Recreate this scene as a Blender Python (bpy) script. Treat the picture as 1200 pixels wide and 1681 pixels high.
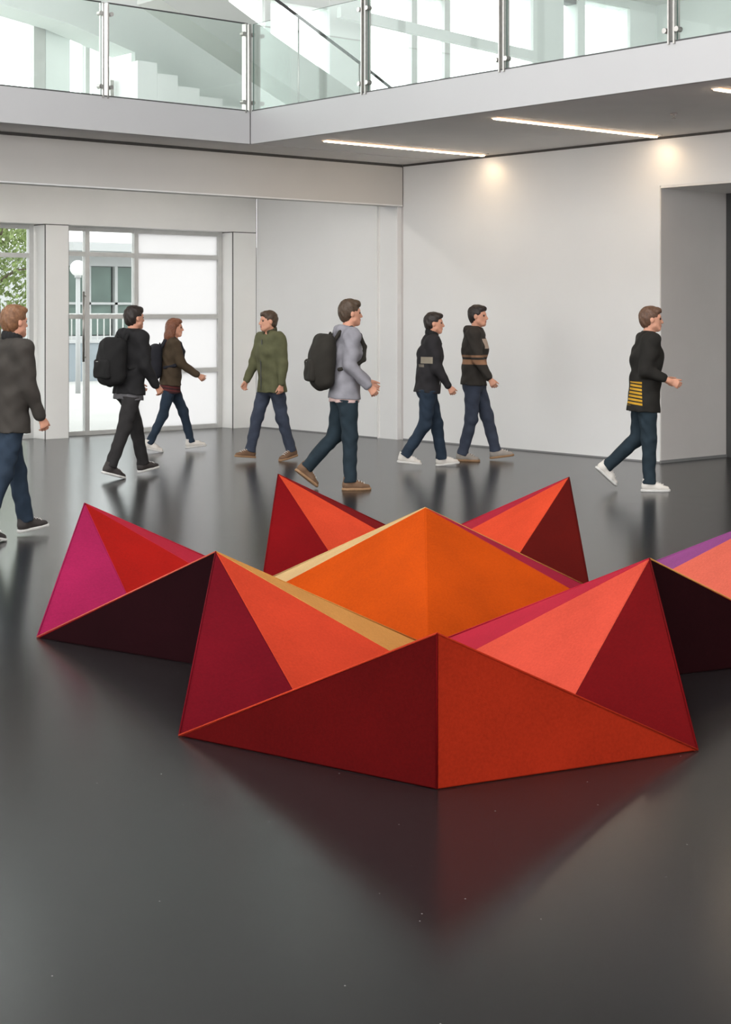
import bpy, bmesh, math, random
import numpy as np
from mathutils import Vector, Matrix

# ------------------------------------------------------------------ camera
# Room axes: +X runs along the window wall, +Y runs away through it.  The inner room
# corner below the balcony is the origin.  The camera stands in the hall, level, eye height.
FPX, EYE, HORIZON = 2565.0, 1.65, 515.0
TH = math.radians(49.4)
AX, AD = math.sin(TH), math.cos(TH)            # room X axis in (camera right, camera depth)
K = (0.494, 20.45)                             # room corner seen from the camera (right, depth)
CX = -(K[0] * AX + K[1] * AD)
CY = -(-K[0] * AD + K[1] * AX)

def cw(x, d):
    """(right, depth) seen from the camera position -> room X, Y"""
    return (x * AX + d * AD + CX, -x * AD + d * AX + CY)

def ground(px, py, z=0.0):
    d = FPX * (EYE - z) / (py - HORIZON)
    return cw((px - 600) / FPX * d, d)

def ray(px):
    r = (px - 600) / FPX
    return (r * AX + AD, -r * AD + AX)         # room XY per unit of depth

def on_y(px, y0):
    v = ray(px); d = (y0 - CY) / v[1]
    return CX + v[0] * d, d

def on_x(px, x0):
    v = ray(px); d = (x0 - CX) / v[0]
    return CY + v[1] * d, d

def zz(py, d):
    return EYE - (py - HORIZON) / FPX * d

sc = bpy.context.scene
for o in list(bpy.data.objects):
    bpy.data.objects.remove(o)
cam_d = bpy.data.cameras.new('camera')
cam = bpy.data.objects.new('camera', cam_d)
sc.collection.objects.link(cam)
cam.location = (CX, CY, EYE)
cam.rotation_euler = (math.pi / 2, 0, -math.atan2(AD, AX))
cam_d.sensor_fit = 'HORIZONTAL'
cam_d.sensor_width = 36.0
cam_d.lens = FPX / 1200 * 36.0
cam_d.shift_y = -(840.5 - HORIZON) / 1200
cam_d.clip_end = 400
sc.camera = cam

# ------------------------------------------------------------------ sky, exposure
SKY = 4.0
world = bpy.data.worlds.new('overcast_sky')
sc.world = world
world.use_nodes = True
bg = world.node_tree.nodes['Background']
bg.inputs['Color'].default_value = (0.985, 0.985, 0.985, 1)
bg.inputs['Strength'].default_value = SKY
sc.view_settings.view_transform = 'Standard'
sc.view_settings.look = 'None'
sc.view_settings.gamma = 1.0
sc.view_settings.use_curve_mapping = False
sc.view_settings.exposure = 0.14
sc.cycles.max_bounces = 10
sc.cycles.diffuse_bounces = 5
sc.cycles.transparent_max_bounces = 24
sc.cycles.sample_clamp_indirect = 6.0

# ------------------------------------------------------------------ materials
def srgb(r, g, b):
    def f(c):
        c /= 255.0
        return c / 12.92 if c <= 0.04045 else ((c + 0.055) / 1.055) ** 2.4
    return (f(r), f(g), f(b), 1.0)

def scaled(c, k):
    return (min(c[0] * k, .95), min(c[1] * k, .95), min(c[2] * k, .95), 1.0)

MATS = {}
def mat(name, col, rough=0.6, metal=0.0, var=0.06, scale=12.0, bump=0.0, bscale=300.0, spec=0.5, coords='Object'):
    if name in MATS:
        return MATS[name]
    m = bpy.data.materials.new(name); m.use_nodes = True
    nt = m.node_tree; nd = nt.nodes; lk = nt.links
    b = nd['Principled BSDF']
    b.inputs['Roughness'].default_value = rough
    b.inputs['Metallic'].default_value = metal
    b.inputs['Specular IOR Level'].default_value = spec
    tc = nd.new('ShaderNodeTexCoord')
    if var > 0:
        n = nd.new('ShaderNodeTexNoise'); n.inputs['Scale'].default_value = scale; n.inputs['Detail'].default_value = 4
        lk.new(tc.outputs[coords], n.inputs['Vector'])
        r = nd.new('ShaderNodeValToRGB')
        r.color_ramp.elements[0].position = 0.25; r.color_ramp.elements[1].position = 0.75
        r.color_ramp.elements[0].color = scaled(col, 1 - var); r.color_ramp.elements[1].color = scaled(col, 1 + var)
        lk.new(n.outputs['Fac'], r.inputs['Fac']); lk.new(r.outputs['Color'], b.inputs['Base Color'])
    else:
        b.inputs['Base Color'].default_value = col
    if bump > 0:
        n2 = nd.new('ShaderNodeTexNoise'); n2.inputs['Scale'].default_value = bscale; n2.inputs['Detail'].default_value = 3
        lk.new(tc.outputs[coords], n2.inputs['Vector'])
        bp = nd.new('ShaderNodeBump'); bp.inputs['Strength'].default_value = bump; bp.inputs['Distance'].default_value = 0.002
        lk.new(n2.outputs['Fac'], bp.inputs['Height']); lk.new(bp.outputs['Normal'], b.inputs['Normal'])
    MATS[name] = m
    return m

def glass(name, tint, refl=0.06):
    if name in MATS:
        return MATS[name]
    m = bpy.data.materials.new(name); m.use_nodes = True
    nt = m.node_tree; nd = nt.nodes; lk = nt.links
    nd.remove(nd['Principled BSDF'])
    t = nd.new('ShaderNodeBsdfTransparent'); t.inputs['Color'].default_value = tint
    g = nd.new('ShaderNodeBsdfGlossy'); g.inputs['Roughness'].default_value = 0.02
    fr = nd.new('ShaderNodeFresnel'); fr.inputs['IOR'].default_value = 1.2
    mx = nd.new('ShaderNodeMixShader')
    lk.new(fr.outputs['Fac'], mx.inputs['Fac']); lk.new(t.outputs[0], mx.inputs[1]); lk.new(g.outputs[0], mx.inputs[2])
    lk.new(mx.outputs[0], nd['Material Output'].inputs['Surface'])
    MATS[name] = m
    return m

def frosted(name, col):
    m = bpy.data.materials.new(name); m.use_nodes = True
    nt = m.node_tree; nd = nt.nodes; lk = nt.links
    nd.remove(nd['Principled BSDF'])
    t = nd.new('ShaderNodeBsdfTranslucent'); t.inputs['Color'].default_value = col
    d = nd.new('ShaderNodeBsdfDiffuse'); d.inputs['Color'].default_value = col
    mx = nd.new('ShaderNodeMixShader'); mx.inputs['Fac'].default_value = 0.12
    lk.new(t.outputs[0], mx.inputs[1]); lk.new(d.outputs[0], mx.inputs[2])
    lk.new(mx.outputs[0], nd['Material Output'].inputs['Surface'])
    MATS[name] = m
    return m

def emitter(name, col, strength):
    m = bpy.data.materials.new(name); m.use_nodes = True
    b = m.node_tree.nodes['Principled BSDF']
    b.inputs['Base Color'].default_value = (0.8, 0.8, 0.8, 1)
    b.inputs['Emission Color'].default_value = col
    b.inputs['Emission Strength'].default_value = strength
    MATS[name] = m
    return m

WHITE = mat('white_paint', (0.80, 0.80, 0.79, 1), 0.7, var=0.015, scale=1.5, bump=0.05, bscale=220, coords='Object')
PANEL = mat('pale_grey_panel', (0.86, 0.855, 0.83, 1), 0.65, var=0.02, scale=2, bump=0.05)
BEAMM = mat('warm_grey_paint', (0.58, 0.56, 0.53, 1), 0.7, var=0.02, scale=2, bump=0.05)
SOFFIT = mat('soffit_plaster', (0.80, 0.78, 0.76, 1), 0.8, var=0.03, scale=2, bump=0.05)
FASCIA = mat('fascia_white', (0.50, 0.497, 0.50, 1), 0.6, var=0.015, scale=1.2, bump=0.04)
GAP = mat('shadow_gap', (0.09, 0.085, 0.08, 1), 0.9, var=0.1)
SKIRT = mat('skirting_grey', (0.22, 0.22, 0.22, 1), 0.6, var=0.05)
ALU = mat('grey_aluminium', (0.62, 0.62, 0.605, 1), 0.45, metal=0.3, var=0.04, scale=8)
STEEL = mat('brushed_steel', (0.46, 0.44, 0.42, 1), 0.32, metal=0.9, var=0.08, scale=30)
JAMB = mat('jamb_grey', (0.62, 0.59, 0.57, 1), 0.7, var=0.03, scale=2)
CLEAR = glass('clear_glass', (0.96, 0.985, 0.975, 1))
RAILG = glass('green_tinted_glass', (0.925, 0.965, 0.95, 1))
GEDGE = mat('glass_edge', (0.16, 0.24, 0.21, 1), 0.15, var=0.05)
FROST = frosted('frosted_glass', (0.63, 0.63, 0.63, 1))
SOLAR = glass('solar_glass', (0.74, 0.76, 0.755, 1))
DIMGREY = mat('dim_grey', (0.26, 0.26, 0.26, 1), 0.85, var=0.05, scale=1)  # dark tone for unseen upper surfaces, set to dim floor reflections
STAIRM = mat('stair_plaster', (0.80, 0.83, 0.815, 1), 0.8, var=0.02, scale=2)
STEPW = mat('stair_white', (0.92, 0.92, 0.92, 1), 0.6, var=0.01)
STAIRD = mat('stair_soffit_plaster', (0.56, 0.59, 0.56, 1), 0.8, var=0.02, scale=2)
DARKM = mat('dark_metal', (0.06, 0.06, 0.06, 1), 0.5, var=0.05)
LED = emitter('warm_led', (1.0, 0.78, 0.56, 1), 22.0)
LEDHALO = emitter('warm_led_halo', (1.0, 0.50, 0.24, 1), 0.95)

def floor_material():
    m = bpy.data.materials.new('charcoal_linoleum'); m.use_nodes = True
    nt = m.node_tree; nd = nt.nodes; lk = nt.links
    b = nd['Principled BSDF']
    tc = nd.new('ShaderNodeTexCoord')
    n = nd.new('ShaderNodeTexNoise'); n.inputs['Scale'].default_value = 60; n.inputs['Detail'].default_value = 6
    lk.new(tc.outputs['Object'], n.inputs['Vector'])
    r = nd.new('ShaderNodeValToRGB')
    r.color_ramp.elements[0].color = (0.010, 0.0095, 0.0098, 1); r.color_ramp.elements[1].color = (0.017, 0.016, 0.0165, 1)
    r.color_ramp.elements[0].position = 0.3; r.color_ramp.elements[1].position = 0.7
    lk.new(n.outputs['Fac'], r.inputs['Fac'])
    # sparse pale specks of grit
    v = nd.new('ShaderNodeTexVoronoi'); v.inputs['Scale'].default_value = 14; v.inputs['Randomness'].default_value = 1
    lk.new(tc.outputs['Object'], v.inputs['Vector'])
    lt = nd.new('ShaderNodeMath'); lt.operation = 'LESS_THAN'; lt.inputs[1].default_value = 0.035
    lk.new(v.outputs['Distance'], lt.inputs[0])
    wn = nd.new('ShaderNodeTexWhiteNoise'); lk.new(v.outputs['Position'], wn.inputs['Vector'])
    gt = nd.new('ShaderNodeMath'); gt.operation = 'GREATER_THAN'; gt.inputs[1].default_value = 0.72
    lk.new(wn.outputs['Value'], gt.inputs[0])
    mu = nd.new('ShaderNodeMath'); mu.operation = 'MULTIPLY'; lk.new(lt.outputs[0], mu.inputs[0]); lk.new(gt.outputs[0], mu.inputs[1])
    mx = nd.new('ShaderNodeMix'); mx.data_type = 'RGBA'
    lk.new(mu.outputs[0], mx.inputs['Factor']); lk.new(r.outputs['Color'], mx.inputs['A']); mx.inputs['B'].default_value = (0.26, 0.25, 0.24, 1)
    lk.new(mx.outputs['Result'], b.inputs['Base Color'])
    n2 = nd.new('ShaderNodeTexNoise'); n2.inputs['Scale'].default_value = 5; n2.inputs['Detail'].default_value = 5
    lk.new(tc.outputs['Object'], n2.inputs['Vector'])
    mr = nd.new('ShaderNodeMapRange'); mr.inputs['To Min'].default_value = 0.205; mr.inputs['To Max'].default_value = 0.225
    lk.new(n2.outputs['Fac'], mr.inputs['Value']); lk.new(mr.outputs['Result'], b.inputs['Roughness'])
    n3 = nd.new('ShaderNodeTexNoise'); n3.inputs['Scale'].default_value = 240
    lk.new(tc.outputs['Object'], n3.inputs['Vector'])
    bp = nd.new('ShaderNodeBump'); bp.inputs['Strength'].default_value = 0.01; bp.inputs['Distance'].default_value = 0.0005
    lk.new(n3.outputs['Fac'], bp.inputs['Height']); lk.new(bp.outputs['Normal'], b.inputs['Normal'])
    b.inputs['Specular IOR Level'].default_value = 0.36
    return m
FLOORM = floor_material()

# ------------------------------------------------------------------ object helpers
COL = sc.collection

def tag(o, label=None, cat=None, group=None, kind=None):
    if label: o['label'] = label
    if cat: o['category'] = cat
    if group: o['group'] = group
    if kind: o['kind'] = kind
    return o

def empty(name, loc=(0, 0, 0), rz=0.0, label=None, cat=None, group=None, kind=None, parent=None):
    o = bpy.data.objects.new(name, None)
    o.empty_display_size = 0.1
    COL.objects.link(o)
    o.location = loc; o.rotation_euler = (0, 0, rz)
    if parent: o.parent = parent
    return tag(o, label, cat, group, kind)

def link_mesh(name, me, m, parent=None):
    o = bpy.data.objects.new(name, me)
    COL.objects.link(o)
    if m is not None:
        for x in (m if isinstance(m, (list, tuple)) else [m]):
            me.materials.append(x)
    if parent is not None: o.parent = parent
    return o

def pyd(name, verts, faces, m, parent=None, smooth=False):
    me = bpy.data.meshes.new(name)
    me.from_pydata([tuple(v) for v in verts], [], faces)
    me.update()
    if smooth:
        me.polygons.foreach_set('use_smooth', [True] * len(me.polygons))
    return link_mesh(name, me, m, parent)

def from_bm(name, bm, m, parent=None, smooth=False):
    me = bpy.data.meshes.new(name)
    bmesh.ops.recalc_face_normals(bm, faces=bm.faces)
    bm.to_mesh(me); bm.free()
    if smooth:
        me.polygons.foreach_set('use_smooth', [True] * len(me.polygons))
    return link_mesh(name, me, m, parent)

def bm_box(bm, x0, x1, y0, y1, z0, z1, bev=0.0):
    vs = [bm.verts.new(p) for p in ((x0, y0, z0), (x1, y0, z0), (x1, y1, z0), (x0, y1, z0),
                                    (x0, y0, z1), (x1, y0, z1), (x1, y1, z1), (x0, y1, z1))]
    fs = [bm.faces.new([vs[i] for i in f]) for f in ((0, 3, 2, 1), (4, 5, 6, 7), (0, 1, 5, 4), (1, 2, 6, 5), (2, 3, 7, 6), (3, 0, 4, 7))]
    if bev > 0:
        es = list({e for f in fs for e in f.edges})
        bmesh.ops.bevel(bm, geom=es, offset=bev, segments=2, profile=0.7, affect='EDGES')

def box(name, x0, x1, y0, y1, z0, z1, m, parent=None, bev=0.0, kind=None):
    bm = bmesh.new()
    bm_box(bm, min(x0, x1), max(x0, x1), min(y0, y1), max(y0, y1), min(z0, z1), max(z0, z1), bev)
    o = from_bm(name, bm, m, parent)
    if kind: o['kind'] = kind
    return o

def prism(name, poly, axis, t0, t1, m, parent=None):
    """polygon in (u,z) extruded along Y ('y': u=X) or along X ('x': u=Y)"""
    n = len(poly); vs = []
    for t in (t0, t1):
        for u, z in poly:
            vs.append((u, t, z) if axis == 'y' else (t, u, z))
    fs = [list(range(n)), list(range(2 * n - 1, n - 1, -1))]
    for i in range(n):
        j = (i + 1) % n
        fs.append([i, i + n, j + n, j])
    bm = bmesh.new()
    bv = [bm.verts.new(v) for v in vs]
    for f in fs: bm.faces.new([bv[i] for i in f])
    return from_bm(name, bm, m, parent)

def bm_tube(bm, pts, rad, seg=10):
    pts = [Vector(p) for p in pts]
    rads = rad if isinstance(rad, (list, tuple)) else [rad] * len(pts)
    rings = []
    for i, p in enumerate(pts):
        t = (pts[min(i + 1, len(pts) - 1)] - pts[max(i - 1, 0)]).normalized()
        a = t.orthogonal().normalized() if abs(t.z) > 0.9 else t.cross(Vector((0, 0, 1))).normalized()
        b = t.cross(a)
        rings.append([bm.verts.new(p + (a * math.cos(q) + b * math.sin(q)) * rads[i]) for q in [2 * math.pi * k / seg for k in range(seg)]])
    for i in range(len(rings) - 1):
        for k in range(seg):
            bm.faces.new([rings[i][k], rings[i][(k + 1) % seg], rings[i + 1][(k + 1) % seg], rings[i + 1][k]])
    bm.faces.new(rings[0][::-1]); bm.faces.new(rings[-1])

def tube(name, pts, rad, m, parent=None, seg=10):
    bm = bmesh.new(); bm_tube(bm, pts, rad, seg)
    return from_bm(name, bm, m, parent, smooth=True)

# ------------------------------------------------------------------ the setting: ground floor
CEIL, SLABT, BEAMB = 3.60, 3.97, 3.07
YW = 3.09                                       # window wall plane
HALLTOP = 8.6
XB, YB = -27.0, -27.0                           # far ends of the hall behind the camera
E_Y = -4.23                                     # corner of the side opening in the right wall

box('floor', XB, 6, YB, YW + 0.32, -0.2, 0, FLOORM, kind='structure')
wr = empty('wall_right', kind='structure')
box('plaster', 0, 1.19, E_Y, 0, 0, CEIL, WHITE, wr)
box('plaster', 0, 1.19, E_Y - 3.4, E_Y, 3.06, CEIL, WHITE, wr)
box('plaster', 0, 1.19, YB, E_Y - 3.4, 0, CEIL, WHITE, wr)
box('jamb_lining', 0.004, 1.188, E_Y - 0.012, E_Y + 0.001, 0.03, 3.05, JAMB, wr, bev=0.003)
box('soffit_lining', 0.004, 1.188, E_Y - 3.39, E_Y - 0.012, 3.035, 3.06, SOFFIT, wr)
box('shadow_gap', -0.003, 0.004, YB, 0, CEIL - 0.028, CEIL, GAP, wr)
bb = empty('baseboard_right', kind='structure')
box('skirting', -0.005, 0.004, E_Y, 0.0, 0, 0.018, SKIRT, bb)
box('skirting', 0.0, 1.19, E_Y - 0.018, E_Y + 0.004, 0, 0.03, SKIRT, bb)
box('skirting', -0.006, 0.004, YB, E_Y - 3.4, 0, 0.018, SKIRT, bb)
# recessed glazed door at the end of the opening
d1 = empty('door_1', kind='structure')
box('door_frame', 1.19, 1.27, E_Y - 0.09, E_Y, 0, 3.06, DARKM, d1)
box('door_frame', 1.19, 1.27, E_Y - 3.4, E_Y - 3.31, 0, 3.06, DARKM, d1)
box('door_frame', 1.19, 1.27, E_Y - 3.31, E_Y - 0.09, 2.96, 3.06, DARKM, d1)
box('door_frame', 1.19, 1.27, E_Y - 1.74, E_Y - 1.66, 0, 2.96, DARKM, d1)
box('pane', 1.22, 1.235, E_Y - 1.66, E_Y - 0.09, 0.02, 2.96, CLEAR, d1)
box('pane', 1.22, 1.235, E_Y - 3.31, E_Y - 1.74, 0.02, 2.96, CLEAR, d1)
box('door_handle', 1.16, 1.19, E_Y - 1.62, E_Y - 1.59, 0.95, 1.25, STEEL, d1, bev=0.005)
wc = empty('wall_corridor', kind='structure')
box('end_wall', 5.9, 6.0, E_Y - 3.5, E_Y + 0.1, 0, CEIL, JAMB, wc)
box('side_wall', 1.28, 5.9, E_Y, E_Y + 0.1, 0, CEIL, JAMB, wc)
box('side_wall', 1.28, 5.9, E_Y - 3.5, E_Y - 3.4, 0, CEIL, JAMB, wc)
box('corridor_ceiling', 1.28, 5.9, E_Y - 3.4, E_Y, 3.06, 3.2, JAMB, wc)

# short white return wall, pier and the deep bay in front of the windows
wret = empty('wall_return', kind='structure')
box('plaster', -0.09, 1.19, 0.42, YW, 0, CEIL, WHITE, wret)
box('pier', -0.055, 1.19, 0.055, 0.40, 0, CEIL, WHITE, wret, bev=0.003)
box('joint', 0.02, 1.0, 0.0, 0.055, 0, CEIL, JAMB, wret)
box('joint', -0.06, 1.0, 0.40, 0.42, 0, CEIL, PANEL, wret)
box('skirting', -0.094, -0.085, 0.42, YW, 0, 0.015, SKIRT, wret)
wb = empty('trim_1', kind='structure')
box('beam', XB, -0.012, 0, 0.35, BEAMB, CEIL - 0.035, BEAMM, wb, bev=0.004)
box('shadow_gap', XB, -0.004, 0.012, 0.35, CEIL - 0.035, CEIL, GAP, wb)
box('shadow_gap', -0.012, 0.0, 0.02, 0.35, BEAMB, CEIL, GAP, wb)
box('edge_strip', XB, -0.012, -0.004, 0.06, BEAMB - 0.016, BEAMB, WHITE, wb)

bay_fill = emitter('neutral_fill', (1.0, 0.96, 0.90, 1), 22.0)  # unseen strips added on the bay ceiling to brighten the window header
for k in range(6):
    box('fill_strip', -3.4 - 2.9 * k, -0.9 - 2.9 * k, 1.15, 1.21, CEIL - 0.035, CEIL - 0.015, bay_fill, wb, bev=0.004)
# window wall: header, posts, jambs
ww = empty('wall_window', kind='structure')
c1a, c1b = on_y(75, YW)[0], on_y(113, YW)[0]
c2a, c2b = on_y(383, YW)[0], -0.10
PITCH = c2a - c1a
HEAD = 2.83
posts = [(c2a, c2b), (c1a, c1b)] + [(c1a - PITCH * k, c1b - PITCH * k) for k in range(1, 7)]
box('header', XB, -0.104, YW, YW + 0.4, HEAD, CEIL, PANEL, ww)
box('joint', -0.104, -0.085, YW + 0.01, YW + 0.4, 0, CEIL, GAP, ww)
for a, b in posts:
    box('post', a, b - 0.004, YW - 0.004, YW + 0.4, 0, HEAD - 0.012, PANEL, ww, bev=0.004)
    box('joint', a, b, YW + 0.004, YW + 0.4, HEAD - 0.012, HEAD, GAP, ww)
    box('joint', a - 0.005, a, YW, YW + 0.02, 0, HEAD, GAP, ww)
    box('joint', b - 0.004, b + 0.003, YW, YW + 0.02, 0, HEAD - 0.012, GAP, ww)
YG = YW + 0.27                                   # glazing plane

def window(n, xa, xb, verts, hz, panes_frosted, short=None):
    """verts: X of vertical bars incl. both ends, hz: heights of rails"""
    w = empty('window_%d' % n, kind='structure')
    fw = 0.035
    for v in verts:
        box('mullion', v - fw, v + fw, YG, YG + 0.075, 0.0, HEAD, ALU, w, bev=0.004)
    for i in range(len(verts) - 1):
        zs = hz[i]
        for z in zs:
            box('transom', verts[i] + fw, verts[i + 1] - fw, YG + 0.004, YG + 0.07, z - 0.03, z + 0.03, ALU, w, bev=0.003)
        for k in range(len(zs) - 1):
            box('pane', verts[i] + fw, verts[i + 1] - fw, YG + 0.03, YG + 0.042, zs[k] + 0.03, zs[k + 1] - 0.03,
                FROST if panes_frosted[i] else SOLAR, w)
    return w

vx = [on_y(p, YG)[0] for p in (121, 143.5, 224, 362.5)]
vx[0] = c1b + 0.036; vx[3] = min(vx[3], c2a - 0.04)
H3 = [0.03, 1.61, 2.46, HEAD - 0.03]; H4 = [0.03, 0.84, 1.61, 2.46, HEAD - 0.03]
w1 = window(1, c1b, c2a, vx, [H3, H3, H4], [False, False, True])
hx = vx[1] - 0.09
tube('pull_handle', [(hx, YG - 0.05, 1.0), (hx, YG - 0.05, 1.95)], 0.016, STEEL, w1, 10)
for z_ in (1.06, 1.89):
    tube('handle_bracket', [(hx, YG - 0.05, z_), (hx + 0.07, YG + 0.01, z_)], 0.01, STEEL, w1, 8)
for k in range(0, 5):
    a = posts[k + 1][0]; L = posts[k + 2][1]
    xs = [L + 0.04, L + 0.04 + (a - L - .08) * 0.45, a - 0.04 - 0.02]
    window(2 + k, L, a, xs, [[0.03, 2.42, HEAD - 0.03], [0.03, 2.42, HEAD - 0.03]], [False, False])

# balcony slab with white edge and grey underside
XF, YF = -3.02, -0.735
bs = empty('balcony_slab', kind='structure')
box('slab', XF + 0.05, 9, YB, YF, CEIL, SLABT - 0.02, SOFFIT, bs)
box('slab', XB, 9, YF + 0.05, 3.5, CEIL, SLABT - 0.02, SOFFIT, bs)
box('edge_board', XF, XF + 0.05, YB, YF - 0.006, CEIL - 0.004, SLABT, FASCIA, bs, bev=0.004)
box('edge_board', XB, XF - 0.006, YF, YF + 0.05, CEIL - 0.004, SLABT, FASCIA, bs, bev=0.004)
box('joint', XF - 0.006, XF + 0.04, YF - 0.006, YF + 0.04, CEIL, SLABT - 0.004, GAP, bs)

# unseen back wall, opened up as glazing to light the far walls
wk = empty('wall_back', kind='structure')
box('parapet', XB, 6, YB - 0.3, YB, 0, 0.9, BEAMM, wk)
box('lintel', XB, 6, YB - 0.3, YB, HALLTOP - 0.4, HALLTOP, BEAMM, wk)
for k in range(14):
    box('post', XB + 2.5 * k - 0.1, XB + 2.5 * k + 0.1, YB - 0.25, YB - 0.05, 0.9, HALLTOP - 0.4, ALU, wk)
# unseen glazed left side added for daylight: posts and rails open to the sky
wl = empty('wall_left', kind='structure')
XL = -19.5
for k in range(13):
    box('post', XL - 0.2, XL, YB + 2.5 * k - 0.1, YB + 2.5 * k + 0.1, 0, HALLTOP, ALU, wl)
for z in (0.05, 3.6, HALLTOP - 0.1):
    box('rail', XL - 0.15, XL - 0.03, YB, YW, z - 0.08, z + 0.08, ALU, wl)
# unseen hall roof; skylight opening added to light the sculpture from above
roof = empty('ceiling', kind='structure')
SX0, SX1, SY0, SY1 = -14.0, -6.0, -14.0, -4.0
box('roof_slab', XL, SX0, YB, YF, HALLTOP, HALLTOP + 0.4, DIMGREY, roof)
box('roof_slab', SX1, XF - 0.4, YB, YF, HALLTOP, HALLTOP + 0.4, DIMGREY, roof)
box('roof_slab', SX0, SX1, YB, SY0, HALLTOP, HALLTOP + 0.4, DIMGREY, roof)
box('roof_slab', SX0, SX1, SY1, YF, HALLTOP, HALLTOP + 0.4, DIMGREY, roof)

# ------------------------------------------------------------------ upper storey
YU = 3.12                                        # upper glazed wall
UTOP = 7.3
wu = empty('window_10', kind='structure')
def ux(px): return on_y(px, YU)[0]
for pa, pb, m_ in ((52, 71, ALU), (137, 144, ALU), (222, 228, ALU), (362, 366, ALU), (367, 372, WHITE), (672, 681, ALU), (726, 735, ALU)):
    box('mullion', ux(pa), ux(pb), YU - 0.06, YU + 0.06, SLABT, UTOP, m_, wu)
xu = ux(20)
while xu > XB:
    xu -= 1.6
    box('mullion', xu, xu + 0.07, YU - 0.05, YU + 0.05, SLABT, UTOP, ALU, wu)
cols = [ux(p) for p in (0, 52, 141, 225, 366, 435, 540)]
wup = empty('wall_upper', kind='structure')
for pa, pb in ((72, 112), (432, 441), (538, 600), (872, 922), (945, 957), (1031, 1400)):
    box('plaster', ux(pa), ux(pb), YU - 0.05, YU + 0.25, SLABT, UTOP, STAIRM, wup)
box('plaster', ux(112), ux(957), YU - 0.02, YU + 0.2, 7.05, UTOP, DIMGREY, wup)  # solid headers added to keep bright glazing out of floor reflections
box('plaster', ux(112), ux(735), YU - 0.02, YU + 0.2, 6.7, 7.05, STAIRM, wup)
box('plaster', ux(112), ux(600), YU - 0.02, YU + 0.2, 6.25, 6.7, STAIRM, wup)
box('plaster', ux(957), ux(1031), YU - 0.05, YU + 0.25, zz(7, on_y(990, YU)[1]), UTOP, STAIRM, wup)
# panes of the upper storey
edges = [XB, ux(52), ux(72)]
for pa, pb in ((-300, 52), (112, 137), (144, 222), (228, 362), (372, 432), (441, 538), (600, 672), (681, 726), (735, 872), (922, 945), (957, 1031)):
    box('pane', ux(pa), ux(pb), YU, YU + 0.012, SLABT, UTOP, CLEAR, wu)
# unseen gallery roofs, closed to keep the sky out of floor reflections
box('roof_slab', XF - 0.4, 14, YB, YF - 0.4, HALLTOP, HALLTOP + 0.4, DIMGREY, roof)
box('roof_slab', XB, 14, YF - 0.4, YU + 0.5, UTOP, UTOP + 0.4, WHITE, roof)
box('parapet_wall', XB, 14, YF - 0.4, YF - 0.1, UTOP, HALLTOP, DIMGREY, roof)
box('wall_gallery', 9, 9.3, YB, YU + 3, SLABT, UTOP, STAIRM, kind='structure')

# open stair on the gallery, running down to the right
YS = 1.3
def sx(px, y=YS): return on_y(px, y)[0]
def sp(px, py, y=YS):
    x, d = on_y(px, y); return (x, zz(py, d))
st = empty('staircase', (sx(300), YS, SLABT), label='pale plaster staircase with stepped underside behind the left glass balustrade', cat='staircase')
def stp(poly): return [(u - sx(300), z - SLABT) for u, z in poly]
zig = [(222, 92, 103), (258, 103, 123), (292, 124, 144), (328, 146, 162), (366, 163, 177), (404, 172, 186), (440, 190, 205)]
top = lambda px: 20 + (px - 240) * (125 - 20) / (400 - 240.0)
YP = YS + 1.12
prism('flight', stp([sp(-60, -12, YP), sp(112, 38, YP), sp(222, 86, YP), sp(222, -60, YP), sp(-60, -120, YP)]), 'y', 1.12, 1.7, STAIRM, st)
treads = [(226, 258, 103), (258, 292, 124), (292, 328, 145), (328, 366, 162), (366, 404, 177)]
for pa, pb, ty in treads:
    (xa, za), (xb, zb) = sp(pa, ty), sp(pb, ty)
    box('step', xa - sx(300), xb - sx(300), 0, 1.1, 0.0, zb - SLABT, STEPW, st, bev=0.006)
prism('balustrade_panel', stp([sp(222, 86, YP), sp(222, 190, YP), sp(500, 222, YP), sp(500, 172, YP), sp(400, 104, YP), sp(222, -40, YP)]), 'y', 1.12, 1.22, STAIRM, st)
box('newel', sx(222) - sx(300) - 0.05, sx(222) - sx(300), 0.5, 0.55, 0, 0.62, STEEL, st)
YS2 = 0.9
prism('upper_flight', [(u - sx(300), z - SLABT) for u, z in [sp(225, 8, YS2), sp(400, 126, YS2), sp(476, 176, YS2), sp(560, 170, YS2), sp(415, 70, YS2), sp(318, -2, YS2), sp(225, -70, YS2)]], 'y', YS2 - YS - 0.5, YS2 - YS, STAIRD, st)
hr = empty('stair_handrail', (sx(500), YS, SLABT), label='thin dark sloping handrail behind the glass right of the corner', cat='handrail')
pts = [sp(430, -18, 0.2), sp(490, 27, 0.2), sp(590, 103, 0.2), sp(645, 147, 0.2)]
tube('rail', [(u - sx(500), 0.2 - YS, z - SLABT) for u, z in pts], 0.02, DARKM, hr)
for px, py in ((490, 27), (590, 103)):
    u, z = sp(px, py, 0.2)
    tube('baluster', [(u - sx(500), 0.2 - YS, z - SLABT), (u - sx(500), 0.2 - YS, 0)], 0.012, STEEL, hr)
# sloping brace behind the right balustrade
g0 = sp(560, 10, 2.4); g1 = sp(905, 90, 2.4)
tb = empty('trim_2', kind='structure')
dzb = 0.16
prism('brace', [(g0[0], g0[1]), (g1[0], g1[1]), (g1[0], g1[1] - dzb), (g0[0], g0[1] - dzb)], 'y', 2.4, 2.5, STAIRM, tb)

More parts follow.
